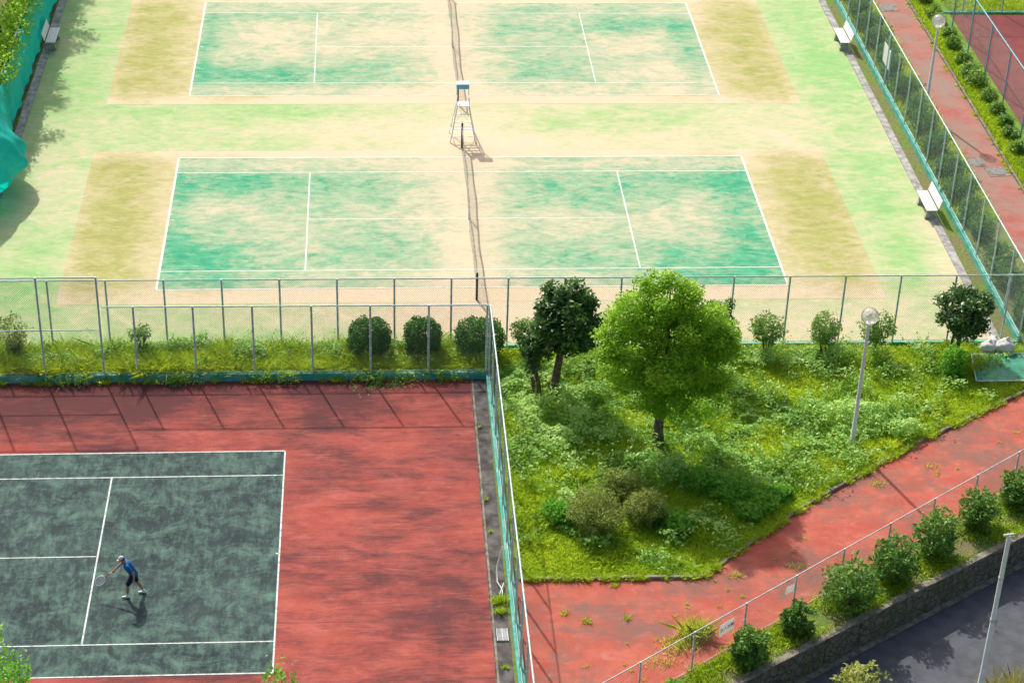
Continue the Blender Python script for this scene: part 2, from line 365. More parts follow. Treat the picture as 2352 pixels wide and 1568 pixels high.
sheet('gutter_strip',rect(-.5,-25.6,.02,-6.35),.004,M['concdark'])
sheet('gutter_kerb',rect(-.46,-25.6,-.40,-6.4),.02,M['kerbold'],.02)
mb=MB()
for y in (-9.35,-16.2,-19.4,-22.9):
    for i in range(40):
        x0=-20+i*19.5/40;x1=x0+19.5/40;a=.008*math.sin(i*1.7);b=.008*math.sin((i+1)*1.7)
        if x1<-6.78 and -21.58<y<-10.61: continue
        mb.add([(x0,y-.007+a,.003),(x1,y-.007+b,.003),(x1,y+.007+b,.003),(x0,y+.007+a,.003)],[(0,1,2,3)])
o=mb.build('surface_seam',[M['concdark']]);o['kind']='structure'
GK=[(.45,-17.6),(5.99,-17.65),(9.88,-14.08),(14.21,-10.74),(18.86,-7.63),(26,-3.2)]
garden=[(.3,-4.35),(.3,-17.6)]+GK[1:-1]+[(26,-3.2),(26,-3.0),(20.0,-3.0),(20.0,-4.35)]
sheet('garden_lawn',garden,.0,M['lawn'])
fl=lambda x:-21.5+.73*(x-5.6)
sheet('red_path',[(.25,-17.62),(5.99,-17.66),(9.88,-14.09),(14.21,-10.75),(18.86,-7.64),(26,-3.2),(34,fl(34)),(2,fl(2)),(.25,fl(.25))],-.004,M['path'])
mb=MB()
for a,b in zip(GK[:-1],GK[1:]):
    a=Vector(a+(0,));b=Vector(b+(0,));d=(b-a);L=d.length;ang=math.atan2(d.y,d.x)
    n=int(L/.6)
    for i in range(n):
        c=a+d*((i+.5)/n); mb.box((c.x+rng.uniform(-.01,.01),c.y,.03+rng.uniform(-.012,.012)),(L/n-.015,.10,.11),rot=Matrix.Rotation(ang+rng.uniform(-.01,.01),3,'Z'))
o=mb.build('garden_kerb',[M['kerbold']]);o['kind']='structure'
sheet('edge_channel',rect(18.66,-4.2,18.98,60),.05,M['conc'],.05)
sheet('edge_channel',rect(-19.0,-4.2,-18.66,60),.05,M['conc'],.05)
sheet('planting_soil',rect(19.6,-3.0,21.5,60),-.004,M['soil'])
sheet('side_path',rect(21.5,-3.2,23.15,60),-.002,M['path2'])
sheet('side_lawn',rect(23.3,-3.2,24.9,60),.02,M['lawn'])
mb=MB()
for i in range(75): mb.box((23.22,-3+i*.8,.03),(.10,.785,.10))
o=mb.build('path_kerb',[M['kerbold']]);o['kind']='structure'
sheet('far_red_court',rect(24.95,-3,60,26.6),.0,M['red2'])
sheet('far_lawn',rect(24.95,26.7,60,60),.0,M['lawn'])
# ------------------------------------------------------------------ fences
def ribbons(L,z0,z1,pitch,wd,seg=.32):
    H=z1-z0; out=[]
    ks=np.arange(-H,L,pitch)
    a0=np.maximum(ks,0);a1=np.minimum(ks+H,L); zA=z0+(a0-ks)
    N=max(1,int(math.ceil(H/seg)))
    for flip in (0,1):
        for i in range(N):
            x0=a0+(a1-a0)*i/N;x1=a0+(a1-a0)*(i+1)/N
            za=zA+(x0-a0);zb=zA+(x1-a0)
            if flip: za=z0+z1-za;zb=z0+z1-zb
            d=wd*.7071*.5; y=np.full_like(x0,.003*flip); s=-1 if flip else 1
            q=np.stack([np.stack([x0-d*s,y,za+d],-1),np.stack([x0+d*s,y,za-d],-1),np.stack([x1+d*s,y,zb-d],-1),np.stack([x1-d*s,y,zb+d],-1)],1)
            out.append(q.reshape(-1,3))
    return np.concatenate(out)
def fence(label,p0,p1,h,first=0.0,sp=2.0,mid=None,base=.08,basew=.1,pr=.036,mats=('post','wire'),pitch=.08,wd=.0045,rail_r=.026,z=0.0,group=None,lowrail=True):
    dx,dy=p1[0]-p0[0],p1[1]-p0[1];L=math.hypot(dx,dy)
    e=thing('chainlink_fence',label,'fence',(p0[0],p0[1],z),math.atan2(dy,dx),group)
    xs=np.arange(first,L+.01,sp)
    for x in xs:
        mb=MB();mb.tube([(x,0,0),(x,0,h+.02)],pr,8);
        for zz in np.arange(.35,h,.45): mb.tube([(x,0,zz),(x,0,zz+.03)],pr*1.28,8)
        mb.build('post',[M[mats[0]]],e)
    mb=MB();mb.tube([(0,-.0,h),(L,0,h)],rail_r,8);mb.build('top_rail',[M[mats[0]]],e)
    if lowrail: mb=MB();mb.tube([(0,.0,base+.07),(L,0,base+.07)],.012,6);mb.build('bottom_rail',[M[mats[0]]],e)
    if mid: mb=MB();mb.tube([(0,.0,mid),(L,0,mid)],.02,8);mb.build('middle_rail',[M[mats[0]]],e)
    me=fastmesh('chainlink_mesh',ribbons(L,base+.05,h-.02,pitch,wd),4,[M[mats[1]]]);o=link(bpy.data.objects.new('chainlink_mesh',me));o.parent=e;o.location.y=-pr-.004
    if base: mb=MB();mb.box((L/2,0,base/2-.02),(L,basew,base+.04));mb.build('base_kerb',[M['tealkerb']],e)
    return e
GF='grey-green chain-link court fences'
fence('tall grey-green chain-link fence along the green courts',(-25.1,-4.2),(19.7,-4.35),2.85,0,2.0,base=.1,group=GF)
fence('grey-green chain-link fence beside the side path',(19.6,-4.3),(19.5,45),2.85,0,2.0,base=.25,basew=.16,group=GF,mats=('post','wireside'),wd=.004)
fence('grey-green chain-link fence carrying the teal windscreen',(-19.25,-4.2),(-19.25,45),2.85,0,2.0,base=.2,group=GF)
fence('chain-link fence on a teal kerb behind the red court',(-13.0,-6.22),(.12,-6.3),2.95,1.05,2.0,base=.27,basew=.16,group=GF)
fence('taller chain-link fence section beside the red court',(-25.1,-6.22),(-13.08,-6.22),4.1,0,2.0,mid=2.05,base=.27,basew=.16,group=GF)
fence('chain-link fence between red court and garden',(.15,-6.35),(.22,-25.7),2.95,0,1.93,base=.22,basew=.2,group=GF)
fence('chain-link fence at the end of the red court',(-30,-25.75),(.2,-25.72),2.95,0,2.0,base=.2,group=GF)
fence('low worn wire fence along the red path',(1.0,fl(1)),(27,fl(27)),1.42,.9,2.08,base=0,pr=.03,mats=('steel','wire2'),rail_r=.018,pitch=.09,wd=.004)
fence('chain-link fence with blue-green posts by dark red court',(24.45,-3),(24.45,26.8),2.9,.5,3.0,base=.08,mats=('bluepost','wireside'),wd=.004)
fence('chain-link fence at the end of dark red court',(24.6,26.85),(45,26.85),2.9,1,2.0,base=.08)
NY=170;NZ=18
V=[];Fc=[]
for i in range(NY):
    y=5.4+i*(34/NY)
    for j in range(NZ):
        z=.08+2.6*j/(NZ-1); k=math.exp(-((y-8.4)/2.2)**2)
        x=-19.10+.06*math.sin(y*2.1+z)+.05*math.sin(y*5.3+2*z)+k*1.35*math.sin(math.pi*(j/(NZ-1))**.8)+.09*k*math.sin(z*6+y*4)+.06*k*math.sin(y*9+z*2)
        V.append((x+max(0,6.6-y)*-.3,y+.0,z-k*.2*(1-j/(NZ-1))+.2))
for i in range(NY-1):
    for j in range(NZ-1): a=i*NZ+j; Fc.append((a,a+NZ,a+NZ+1,a+1))
mb=MB();mb.add(V,Fc,0,True);o=mb.build('windscreen',[M['teal']])
thing('windscreen','loose teal cloth windscreen billowing off the fence','windscreen',obj=o)
e=thing('retaining_wall','low rough stone retaining wall above the road','wall')
mb=MB();n=110
for i in range(n):
    x0=-4+i*44/n;x1=-4+(i+1)*44/n
    a=math.atan(.6525)
    mb.box(((x0+x1)/2,wl((x0+x1)/2)-.02,-.5+rng.uniform(-.02,.02)),((x1-x0)/math.cos(a),.14+rng.uniform(-.03,.03),1.0),rot=Matrix.Rotation(a,3,'Z'))
mb.build('stone_face',[M['stone']],e)
mb=MB();a=math.atan(.6525)
for i in range(60):
    xc=-4+44*(i+.5)/60; mb.box((xc,wl(xc)+.05+rng.uniform(-.01,.01),.02+rng.uniform(-.012,.012)),(44/60/math.cos(a)-.012,.22,.09),rot=Matrix.Rotation(a,3,'Z'))
mb.build('coping',[M['kerbold']],e)
# ------------------------------------------------------------------ nets
def net(y0,label):
    e=thing('tennis_net',label,'tennis net',(0,y0-.914,0),group='dark tennis nets across green courts')
    L=12.8; hh=lambda s:.95+.12*((s-L/2)/(L/2))**2; xx=lambda s:.025*math.sin(s*.9)+.01*math.sin(s*2.3)
    for s in(0,L):
        mb=MB();mb.tube([(0,s,0),(0,s,1.12)],.045,10);mb.ell((0,s,1.12),(.045,.045,.03),10,6);mb.build('net_post',[M['black']],e)
    Q=[]
    for s in np.arange(.05,L,.045):
        h=hh(s)-.05;x=xx(s);Q+=[(x,s-.003,.03),(x,s+.003,.03),(x,s+.003,h),(x,s-.003,h)]
    for z in np.arange(.04,.98,.045):
        for s in np.arange(0.05,L-.25,.25):
            if z<hh(s)-.05: Q+=[(xx(s)+.001,s,z-.003),(xx(s+.25)+.001,s+.25,z-.003),(xx(s+.25)+.001,s+.25,z+.003),(xx(s)+.001,s,z+.003)]
    o=link(bpy.data.objects.new('netting',fastmesh('netting',np.array(Q),4,[M['black']])));o.parent=e
    mb=MB();N=50
    for i in range(N):
        s0=L*i/N;s1=L*(i+1)/N
        vs=[]
        for s in(s0,s1):
            h=hh(s);x=xx(s); vs+=[(x-.02,s,h),(x+.02,s,h),(x+.02,s,h-.08),(x-.02,s,h-.08)]
        mb.add(vs,[(0,1,5,4),(1,2,6,5),(2,3,7,6),(3,0,4,7)])
    mb.build('headband',[M['band']],e)
    mb=MB();mb.box((xx(L/2),L/2,.47),(.045,.05,.95));mb.build('centre_strap',[M['white']],e)
net(0,'dark tennis net with canvas headband on worn green court')
net(17.16,'dark tennis net sagging across the sandier green court')
# ------------------------------------------------------------------ umpire chair
e=thing('umpire_chair','tall white umpire chair with light blue backrest between courts','umpire chair',(.06,12.85,0))
S=1.6
def legp(sx,sy,z): k=z/S; return (sx*(.54-.30*k),sy*(.50-.28*k),z)
for sx in(-1,1):
    for sy in(-1,1):
        mb=MB();mb.tube([legp(sx,sy,0),legp(sx,sy,S)],.027,8);mb.build('leg',[M['white']],e)
for i,z in enumerate((.28,.6,.92,1.24)):
    mb=MB();a=legp(-1,-1,z);b=legp(1,-1,z);mb.box(((a[0]+b[0])/2,a[1],z),(b[0]-a[0],.07,.022));mb.build('step',[M['white']],e)
for z in (.3,.85):
    for (p,q) in (((-1,1),(1,1)),((-1,-1),(-1,1)),((1,-1),(1,1))):
        mb=MB();mb.tube([legp(*p,z),legp(*q,z)],.018,6);mb.build('brace',[M['white']],e)
mb=MB();mb.tube([legp(-1,1,.3),legp(1,1,1.4)],.012,6);mb.tube([legp(1,1,.3),legp(-1,1,1.4)],.012,6);mb.build('brace',[M['white']],e)
mb=MB()
for k in range(4): mb.box((0,-.25+k*.125,S+.02),(.54,.11,.03))
mb.build('seat',[M['white']],e)
for sx in(-1,1):
    mb=MB();mb.tube([(sx*.25,.22,S),(sx*.25,.27,S+.85)],.02,8);mb.build('backrest_support',[M['white']],e)
    mb=MB();mb.tube([(sx*.25,.22,S+.28),(sx*.26,-.2,S+.28),(sx*.25,-.22,S)],.018,8);mb.build('armrest',[M['white']],e)
mb=MB();mb.box((0,.22,S+.68),(.54,.03,.20),0);mb.box((0,.30,S+.83),(.56,.34,.03),1);mb.build('backrest',[M['blue'],M['white']],e)
# ------------------------------------------------------------------ benches
def bench(x,y,side,label):
    e=thing('park_bench',label,'bench',(x,y,.05),0 if side>0 else math.pi,group='white benches beside the green courts')
    mb=MB()
    for k in range(4): mb.box((-.18+k*.115,0,.43),(.1,1.75,.03))
    mb.build('seat',[M['white']],e)
    mb=MB();r=Matrix.Rotation(math.radians(14),3,'Y')
    for k in range(3): mb.box((.27+k*.035,0,.56+k*.125),(.025,1.75,.11),rot=r)
    mb.build('backrest',[M['white']],e)
    for yy in(-.62,.62):
        mb=MB();mb.box((0,yy,.2),(.34,.12,.4));mb.box((0,yy,.03),(.44,.16,.06));mb.tube([(.16,yy,.38),(.29,yy,.46),(.38,yy,.9)],.02,6);mb.build('leg',[M['conc']],e)
bench(18.65,5.9,1,'white bench with backrest on the concrete edge strip')
bench(18.65,22.9,1,'white bench with backrest on the concrete edge strip')
bench(-18.6,22.9,-1,'white bench in front of the teal windscreen')
# ------------------------------------------------------------------ lamps
def lamp(x,y,h,r,label,z=0):
    e=thing('street_lamp',label,'street lamp',(x,y,z),group='globe park lamps')
    mb=MB();mb.tube([(0,0,0),(0,0,.1),(0,0,.12),(0,0,.9),(0,0,.92),(0,0,h-r-.02)],[.11,.11,.085,.08,.068,.05],12);mb.build('pole',[M['polewhite']],e)
    mb=MB();mb.tube([(0,0,h-r-.06),(0,0,h-r+.06)],[.09,.11],12);mb.tube([(0,0,h-r+.06),(0,0,h+.02)],[.05,.05],10);mb.ell((0,0,h+.02),(.07,.07,.1),10,8);mb.build('lamp_fitting',[M['white']],e)
    mb=MB();mb.ell((0,0,h),(r,r,r),24,16);mb.build('globe',[M['globe']],e)
lamp(12.1,-10.67,5.0,.29,'pale park lamp with clear globe standing in weeds')
lamp(20.9,15.24,4.4,.3,'pale park lamp with clear globe beside the path')
e=thing('lamp_post','slim grey steel post beside the asphalt road','post',(13.2,-22.85,-1))
mb=MB();mb.tube([(0,0,0),(0,0,1.5),(0,0,1.52),(0,0,6.4)],[.08,.08,.072,.062],12);mb.build('pole',[M['polewhite']],e)
mb=MB();mb.tube([(-.16,0,6.38),(.12,0,6.42)],.035,8);mb.tube([(0,0,3.4),(0,0,3.5)],.08,10);mb.tube([(0,0,4.9),(0,0,4.97)],.075,10);mb.build('bracket',[M['steel']],e)
# ------------------------------------------------------------------ signs
letm=simple('dark_red_lettering',(.22,.02,.03))
def sign(x,h0,w,h,label,text=None,tilt=0):
    ang=math.atan(.73)
    e=thing('sign',label,'sign',(x,fl(x),0),ang)
    mb=MB();r=Matrix.Rotation(tilt,3,'Y');mb.box((0,-.06,h0),(w,.008,h),rot=r);mb.build('sign_panel',[M['signwhite']],e)
    if text:
        cu=bpy.data.curves.new('lettering','FONT');cu.body=text;cu.size=w*.25;cu.align_x='CENTER';cu.align_y='CENTER';cu.extrude=.001;cu.offset=.002
        to=link(bpy.data.objects.new('tmp',cu));bpy.context.view_layer.update()
        me=bpy.data.meshes.new_from_object(to.evaluated_get(bpy.context.evaluated_depsgraph_get()));bpy.data.objects.remove(to)
        me.materials.clear();me.materials.append(letm)
        o=link(bpy.data.objects.new('lettering',me));o.parent=e;o.location=(0,-.0695,h0);o.rotation_euler=(math.pi/2,tilt,0)
sign(6.1,1.0,.56,.42,'white keep-out sign with dark red Japanese characters','立入厳禁',-.05)
sign(8.2,1.1,.34,.26,'small blank white notice wired to fence',None,.1)
o_=thing('sign','white notice board fixed to chain-link fence','sign',(19.75,18.6,0))
mb=MB();mb.box((0,0,1.3),(.03,1.2,.9));mb.build('sign_panel',[M['white']],o_)
for yy in(-.62,.62): mb=MB();mb.tube([(.03,yy,0),(.03,yy,1.9)],.025,8);mb.build('sign_post',[M['bluepost']],o_)
# ------------------------------------------------------------------ manholes, drain
def manhole(x,y,label,r=.33):
    mb=MB();mb.box((0,0,.004),(.95,.85,.012),1);mb.tube([(0,0,.009),(0,0,.02)],[r,r],24,0)
    for k in range(-3,4): mb.box((k*.08,0,.022),(.03,2*math.sqrt(r*r-(k*.08)**2)*.9,.006),0)
    o=mb.build('manhole_cover',[M['grate'],M['kerbold']]);thing('manhole_cover',label,'manhole',(x,y,0),.1,obj=o,group='manhole covers in the side path')
manhole(21.85,10.3,'round iron manhole cover set in worn red path');manhole(22.6,9.4,'round iron manhole cover set in worn red path');manhole(22.0,27.5,'round iron manhole cover set in worn red path')
mb=MB();mb.box((0,0,-.005),(.36,.62,.03),1)
for k in range(-6,7): mb.box((0,k*.042,.022),(.3,.016,.02),0)
for k in(-.16,0,.16): mb.box((k,0,.0225),(.016,.56,.024),0)
o=mb.build('drain_grate',[M['steel'],M['black']]);thing('drain_grate','rectangular steel drain grate in concrete gutter','drain grate',(-.2,-20.15,.01),obj=o)
mb=MB();mb.tube([(0,0,.02),(.02,.5,.05),(-.12,.8,.12),(-.1,1.3,.3),(.06,1.5,.9)],.018,8);mb.tube([(-.1,.2,.03),(.08,.75,.1)],.015,8)
o=mb.build('bent_pipe',[M['white']]);thing('bent_pipe','bent white pipes lying against the fence','pipe',(-.1,-18.6,0),obj=o)
e=thing('green_board','green sheet board with white edging lying on grass','board',(18.4,-6.2,0))
mb=MB();c=[(-.85,.85,.16),(-1.1,-.82,.1),(1.6,-.85,.1),(1.7,.9,.16)]
mb.add(c+[(x,y,z-.03) for x,y,z in c],[(0,1,2,3),(7,6,5,4),(0,4,5,1),(1,5,6,2),(2,6,7,3),(3,7,4,0)]);mb.build('board_panel',[M['board']],e)
mb=MB()
for a,b in((0,1),(1,2),(2,3),(3,0)): mb.tube([c[a],c[b]],.025,6)
mb.build('board_edging',[M['white']],e)
for i,(x,y,r) in enumerate(((18.25,-5.0,.3),(18.85,-5.05,.36),(18.55,-4.7,.3))):
    mb=MB();mb.ell((0,0,r*.75),(r,r*.9,r*.85),40,26);mb.ell((.05,0,r*1.6),(r*.2,r*.18,r*.25),12,8)
    vs=[]
    for v in mb.v:
        n_=.07*math.sin(v[0]*14+i)+.06*math.sin(v[1]*17+v[2]*11)+.03*math.sin(v[2]*37+v[0]*21); vs.append((v[0]*(1+n_),v[1]*(1+n_),max(0,v[2]*(1+n_*.4))))
    mb.v=vs;o=mb.build('sack',[M['bag']]);thing('sack','crumpled tied white plastic sack by the fence','sack',(x,y,0),obj=o,group='white plastic sacks')
# ------------------------------------------------------------------ foliage
def unit(n,r=rng):
    v=r.normal(size=(n,3));return v/np.linalg.norm(v,axis=1,keepdims=True)
def leafquads(P,size,aspect=.5,droop=0.0,up=.5):
    n=len(P);d=unit(n);d[:,2]=d[:,2]*(1/(1+up*.6))-droop;d/=np.linalg.norm(d,axis=1,keepdims=True)
    nr=unit(n);nr[:,2]=np.abs(nr[:,2])+up
    b=np.cross(d,nr);b/=np.linalg.norm(b,axis=1,keepdims=True)+1e-9
    s=np.asarray(size).reshape(-1,1)
    a=d*s;b=b*s*aspect*.5
    return np.stack([P-a*.5,P-a*.05+b,P+a*.5,P-a*.05-b],1).reshape(-1,3)
def blades(P,h,w,lean=.35):
    n=len(P);an=rng.uniform(0,2*np.pi,n);dx=np.stack([np.cos(an),np.sin(an),np.zeros(n)],-1)
    l=rng.normal(size=(n,2))*lean;h=np.asarray(h).reshape(-1,1)
    tip=P+np.concatenate([l*h,h],1);mid=P+np.concatenate([l*h*.35,h*.6],1)
    w=np.asarray(w).reshape(-1,1)*dx*.5
    return np.stack([P-w,P+w,mid+w*.8,tip,mid-w*.8],1).reshape(-1,3)
def stuff(name,V,k,mat,tint):
    me=fastmesh(name,V,k,[mat],tint=tint);o=link(bpy.data.objects.new(name,me));o['kind']='stuff';return o
def crown_points(clumps,per,spread):
    P=[];T=[]
    for (c,r,t) in clumps:
        n=int(per*(r/spread)**2)
        d=unit(n);rad=r*rng.random(n)**.55
        p=np.array(c)+d*rad[:,None]*np.array([1,1,.8])
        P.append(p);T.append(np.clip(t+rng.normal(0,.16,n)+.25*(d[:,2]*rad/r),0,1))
    return np.concatenate(P),np.concatenate(T)
def tree(name,label,loc,clumps,per,spread,leaf,mat,trunks,limbs,droop=.3,asp=.5,bark='bark',cat='tree',group=None):
    e=thing(name,label,cat,loc,group=group)
    mb=MB()
    for pts,rad in trunks: mb.tube(pts,rad,9)
    for a,ci in limbs:
        c=Vector(clumps[ci][0]);a=Vector(a);mid=a.lerp(c,.5)+Vector((rng.uniform(-.1,.1),rng.uniform(-.1,.1),.12))
        mb.tube([a,mid,c],[.045,.025,.010],6)
    mb.build('trunk',[M[bark]],e)
    P,T=crown_points(clumps,per,spread)
    k=P[:,2]>.12;P=P[k];T=T[k]
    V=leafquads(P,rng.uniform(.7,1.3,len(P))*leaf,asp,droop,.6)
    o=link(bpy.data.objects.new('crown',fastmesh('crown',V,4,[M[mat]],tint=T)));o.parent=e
    return e
cl=[]
def lobe(c,r,n,rz=None,cr=(.28,.48),t=.5):
    for i in range(n):
        d=unit(1)[0]*(.25+.75*rng.random()**.55)
        cl.append(((c[0]+d[0]*r,c[1]+d[1]*r,c[2]+d[2]*(rz or r)),rng.uniform(*cr),t+rng.normal(0,.15)))
lobe((-.1,0,5.6),.9,30,.75);lobe((-1.0,.0,4.9),.95,26);lobe((.9,-.1,4.95),1.0,30);lobe((1.6,.0,4.1),.8,22);lobe((-1.3,-.1,3.75),.95,26)
lobe((.1,-.5,4.6),1.2,34,t=.54);lobe((.0,-.7,3.4),1.2,32,t=.5);lobe((1.2,-.2,3.1),1.0,26);lobe((-.85,-.2,2.75),1.0,24,1.0,t=.44);lobe((.3,-.4,2.25),.9,18,.9,t=.42);lobe((1.3,-.2,2.0),.65,10,.9,t=.42);lobe((-.2,.2,6.2),.45,9,.4,(.2,.34),.6)
lobe((2.15,0,3.7),.35,8,.35,(.2,.32),.6);lobe((-1.85,0,4.3),.4,8,.4,(.2,.32),.6)
tree('broadleaf_tree','bright light-green leafy tree standing in the garden weeds',(5.58,-10.5,0),cl,175,.4,.115,'l_main',
 [([(0,0,-.05),(-.03,.02,.6),(.0,.03,1.3),(.05,0,2.4),(.05,0,4.2),(.0,.0,5.9)],[.24,.17,.15,.11,.06,.02])],[((.03,0,1.3+.02*i),i) for i in range(0,190,12)],droop=.15,asp=.6)
cl=[]
lobe((.28,.0,3.05),1.1,70,1.25,(.3,.46),.44);lobe((.28,-.5,3.0),.75,24,.9,(.28,.42),.46);lobe((.85,0,2.3),.5,10,.5,(.22,.34),.4);lobe((-.35,0,2.3),.5,10,.4,(.22,.34),.4);lobe((-.8,0,1.75),.5,16,.6,(.22,.34),.45)
tree('evergreen_tree','dark glossy evergreen tree with several leaning trunks',(2.35,-7.4,0),cl,140,.36,.2,'l_dark',
 [([(0,0,-.05),(.1,.02,.8),(.22,.05,1.7),(.3,.1,3.2)],[.12,.10,.08,.03]),([(-.15,-.05,-.05),(-.02,0,.7),(.1,.1,1.6),(.1,.1,2.8)],[.1,.08,.06,.02]),([(-.5,.05,-.05),(-.55,0,.5),(-.7,0,1.0),(-.85,0,1.7)],[.09,.08,.07,.03]),([(-.75,.05,-.05),(-.72,0,.45),(-.8,0,.75)],[.07,.07,.06])],[((.22,.05,1.9),i) for i in range(0,60,7)],droop=.4,asp=.4)
cl=[];lobe((.15,0,2.2),.65,20,.8,(.22,.36),.42)
tree('evergreen_tree','small dark evergreen tree behind the bright tree',(8.0,-6.3,0),cl,170,.36,.17,'l_dark',
 [([(0,0,-.05),(-.05,.02,.7),(.1,0,1.4),(.2,0,2.2)],[.09,.08,.06,.03])],[((.1,0,1.3),i) for i in range(0,18,4)],droop=.5,asp=.35)
cl=[];lobe((.1,0,1.75),.95,54,.85,(.28,.4),.44)
tree('evergreen_tree','rounded dark evergreen tree beside the fence corner',(17.1,-5.0,0),cl,140,.36,.17,'l_dark',
 [([(0,0,-.05),(.05,.02,.6),(.1,0,1.4)],[.09,.07,.04]),([(-.2,0,-.05),(-.2,.02,.6),(-.1,0,1.4)],[.06,.05,.03])],[((.1,0,1.0),i) for i in range(0,40,6)],droop=.4,asp=.42)
for i,(x,y,h,r) in enumerate(((-21.4,14,7.2,1.9),(-21.2,19,7.6,1.9),(-21.4,24.5,8.6,2.0),(-21.2,30,8.0,2.0),(-21.6,35,8.2,2.1))):
    cl=[]
    for k in range(40):
        d=unit(1)[0];q=rng.random()**.4;cl.append(((d[0]*q*r,d[1]*q*2.4,h-2.3+d[2]*q*2.2),rng.uniform(.4,.65),.5+rng.normal(0,.15)))
    tree('broadleaf_tree','leafy green tree growing behind the windscreen fence',(x,y,0),cl,90,.5,.18,'l_main',[([(0,0,-.05),(0,0,2.2),(.1,0,h-1.5)],[.18,.13,.05])],[((0,0,2+.1*j),j) for j in range(0,40,6)],group='trees behind the windscreen')
n=26000;y=rng.uniform(12.5,42,n);z=2.85+rng.normal(0,.25,n)-.45*rng.random(n)*(vnoise(y,y*0,1.2,5));x=-19.75+rng.normal(0,.28,n)+.35*vnoise(y,z,1.0,6)
k=vnoise(y,z*2,.8,9)+.25*((y-13)/10)>.33
P=np.stack([x,y,z],-1)[k];o=link(bpy.data.objects.new('climbing_vine',fastmesh('climbing_vine',leafquads(P,rng.uniform(.1,.2,len(P)),.7,.3),4,[M['l_main']],tint=np.clip(.45+rng.normal(0,.22,len(P)),0,1))))
thing('climbing_vine','bright green vine spilling over the teal windscreen','vine',obj=o)
# shrubs
def bush(label,x,y,w,d,h,n,leaf,mat,shape='dome',z=0,group=None,name='shrub',asp=.55,t0=.5,droop=0.1):
    e=thing(name,label,'shrub',(x,y,z),rng.uniform(0,6) if shape!='box' else 0,group=group)
    mb=MB()
    for k in range(8 if shape=='vase' else 4):
        a=rng.uniform(0,6.28);rr=rng.uniform(.3,.8)
        mb.tube([(.04*math.cos(a),.04*math.sin(a),-.03),(w*.2*rr*math.cos(a),d*.2*rr*math.sin(a),h*.35),(w*.4*rr*math.cos(a),d*.4*rr*math.sin(a),h*.8)],[.028,.02,.008],5)
    mb.build('stem',[M['stem']],e)
    v=unit(n);q=rng.random(n)**.3
    ph=rng.uniform(0,50)
    lump=.62+.62*vnoise(np.arctan2(v[:,1],v[:,0])*2.2+ph,v[:,2]*2.5+ph,.8,int(abs(x*31+y*17))+3)
    if shape=='box':
        lump=.86+.22*vnoise(np.arctan2(v[:,1],v[:,0])*2.2+ph,v[:,2]*2.5+ph,.6,77)
        nn=(np.abs(v)**2.6).sum(1)**(1/2.6); q=rng.random(n)**.22
        P=v/nn[:,None]*(q*lump)[:,None]
    else: P=v*(q*lump)[:,None]
    if shape=='vase': 
        P[:,2]=np.maximum(P[:,2],-.75); k=1+.3*P[:,2];P[:,0]*=k;P[:,1]*=k; zc=h*.64;hz=h*.40
    elif shape=='dome': zc=h*.45;hz=h*.55
    else: zc=h*.52;hz=h*.47
    P=P*np.array([w/2,d/2,hz])+np.array([0,0,zc]); kk=P[:,2]>.03
    cn=vnoise(P[:,0]*3+x,P[:,2]*3+P[:,1]*2+y,.8,31)
    if shape=='vase': kk&=cn>.36
    if shape=='dome': kk&=cn>.2
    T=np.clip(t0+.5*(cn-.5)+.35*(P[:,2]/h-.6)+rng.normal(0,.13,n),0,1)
    P=P[kk];T=T[kk]
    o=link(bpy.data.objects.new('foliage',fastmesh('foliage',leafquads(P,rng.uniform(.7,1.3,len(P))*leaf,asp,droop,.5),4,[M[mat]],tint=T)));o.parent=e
    return e
g1='clipped shrubs along the court fence'
bush('dense clipped dark green shrub between two fences',-4.0,-4.95,1.55,1.15,1.65,6500,.09,'l_hedge','box',group=g1,t0=.55)
bush('dense clipped dark green shrub between two fences',-2.12,-4.95,1.35,1.15,1.65,5800,.09,'l_hedge','box',group=g1,t0=.5)
bush('wide clipped green shrub beside the fence corner',-.1,-4.95,1.85,1.15,1.6,6500,.09,'l_hedge','box',group=g1,t0=.68)
bush('small sparse green shrub between two fences',-11.95,-4.9,.9,.8,1.4,1800,.08,'l_shrub','vase',group=g1)
bush('twiggy olive-green shrub between two fences',-16.3,-4.9,1.7,1.0,1.65,3000,.08,'l_olive','vase',group=g1,t0=.35)
bush('small green shrub beside dark evergreen tree',1.45,-4.95,1.0,.9,1.6,1800,.09,'l_shrub','vase',group=g1)
for x,wd_ in ((10.15,1.5),(12.2,1.45),(14.1,1.5)):
    bush('open vase-shaped shrub in front of court fence',x,-5.0,wd_,1.2,1.65,2900,.095,'l_shrub','vase',group=g1,t0=.62)
bush('bright green leafy shrub near the green board',16.6,-6.4,1.1,1.0,1.2,1900,.11,'l_fern','dome')
g2='bushes in the garden'
bush('rounded olive-green bush in the garden grass',2.98,-15.2,1.95,1.7,1.5,7500,.075,'l_olive','dome',group=g2,t0=.5)
bush('rounded olive-green bush in the garden grass',4.62,-14.75,1.5,1.4,1.15,5200,.075,'l_olive','dome',group=g2,t0=.65)
bush('rounded olive-green bush in the garden grass',3.95,-13.5,1.5,1.4,1.15,5200,.075,'l_olive','dome',group=g2,t0=.5)
for (x,y,w_,h_) in ((6.7,-12.9,1.5,.55),(7.6,-13.4,1.7,.7),(8.5,-14.0,1.5,.5),(7.9,-14.5,1.2,.4),(9.1,-13.5,1.0,.4)):
    bush('spreading fresh green bush with feathery leaves',x,y,w_,w_*.8,h_,2400,.13,'l_fern','dome',group=g2,asp=.3,t0=.6)
bush('fresh green leafy bush beside olive bushes',1.9,-14.6,1.3,1.1,.7,2400,.1,'l_fern','dome',group=g2,asp=.5)
bush('fresh green leafy bush beside olive bushes',5.6,-15.3,1.0,1.0,.6,1700,.1,'l_fern','dome',group=g2,asp=.5)
g3='dark green shrubs above the retaining wall'
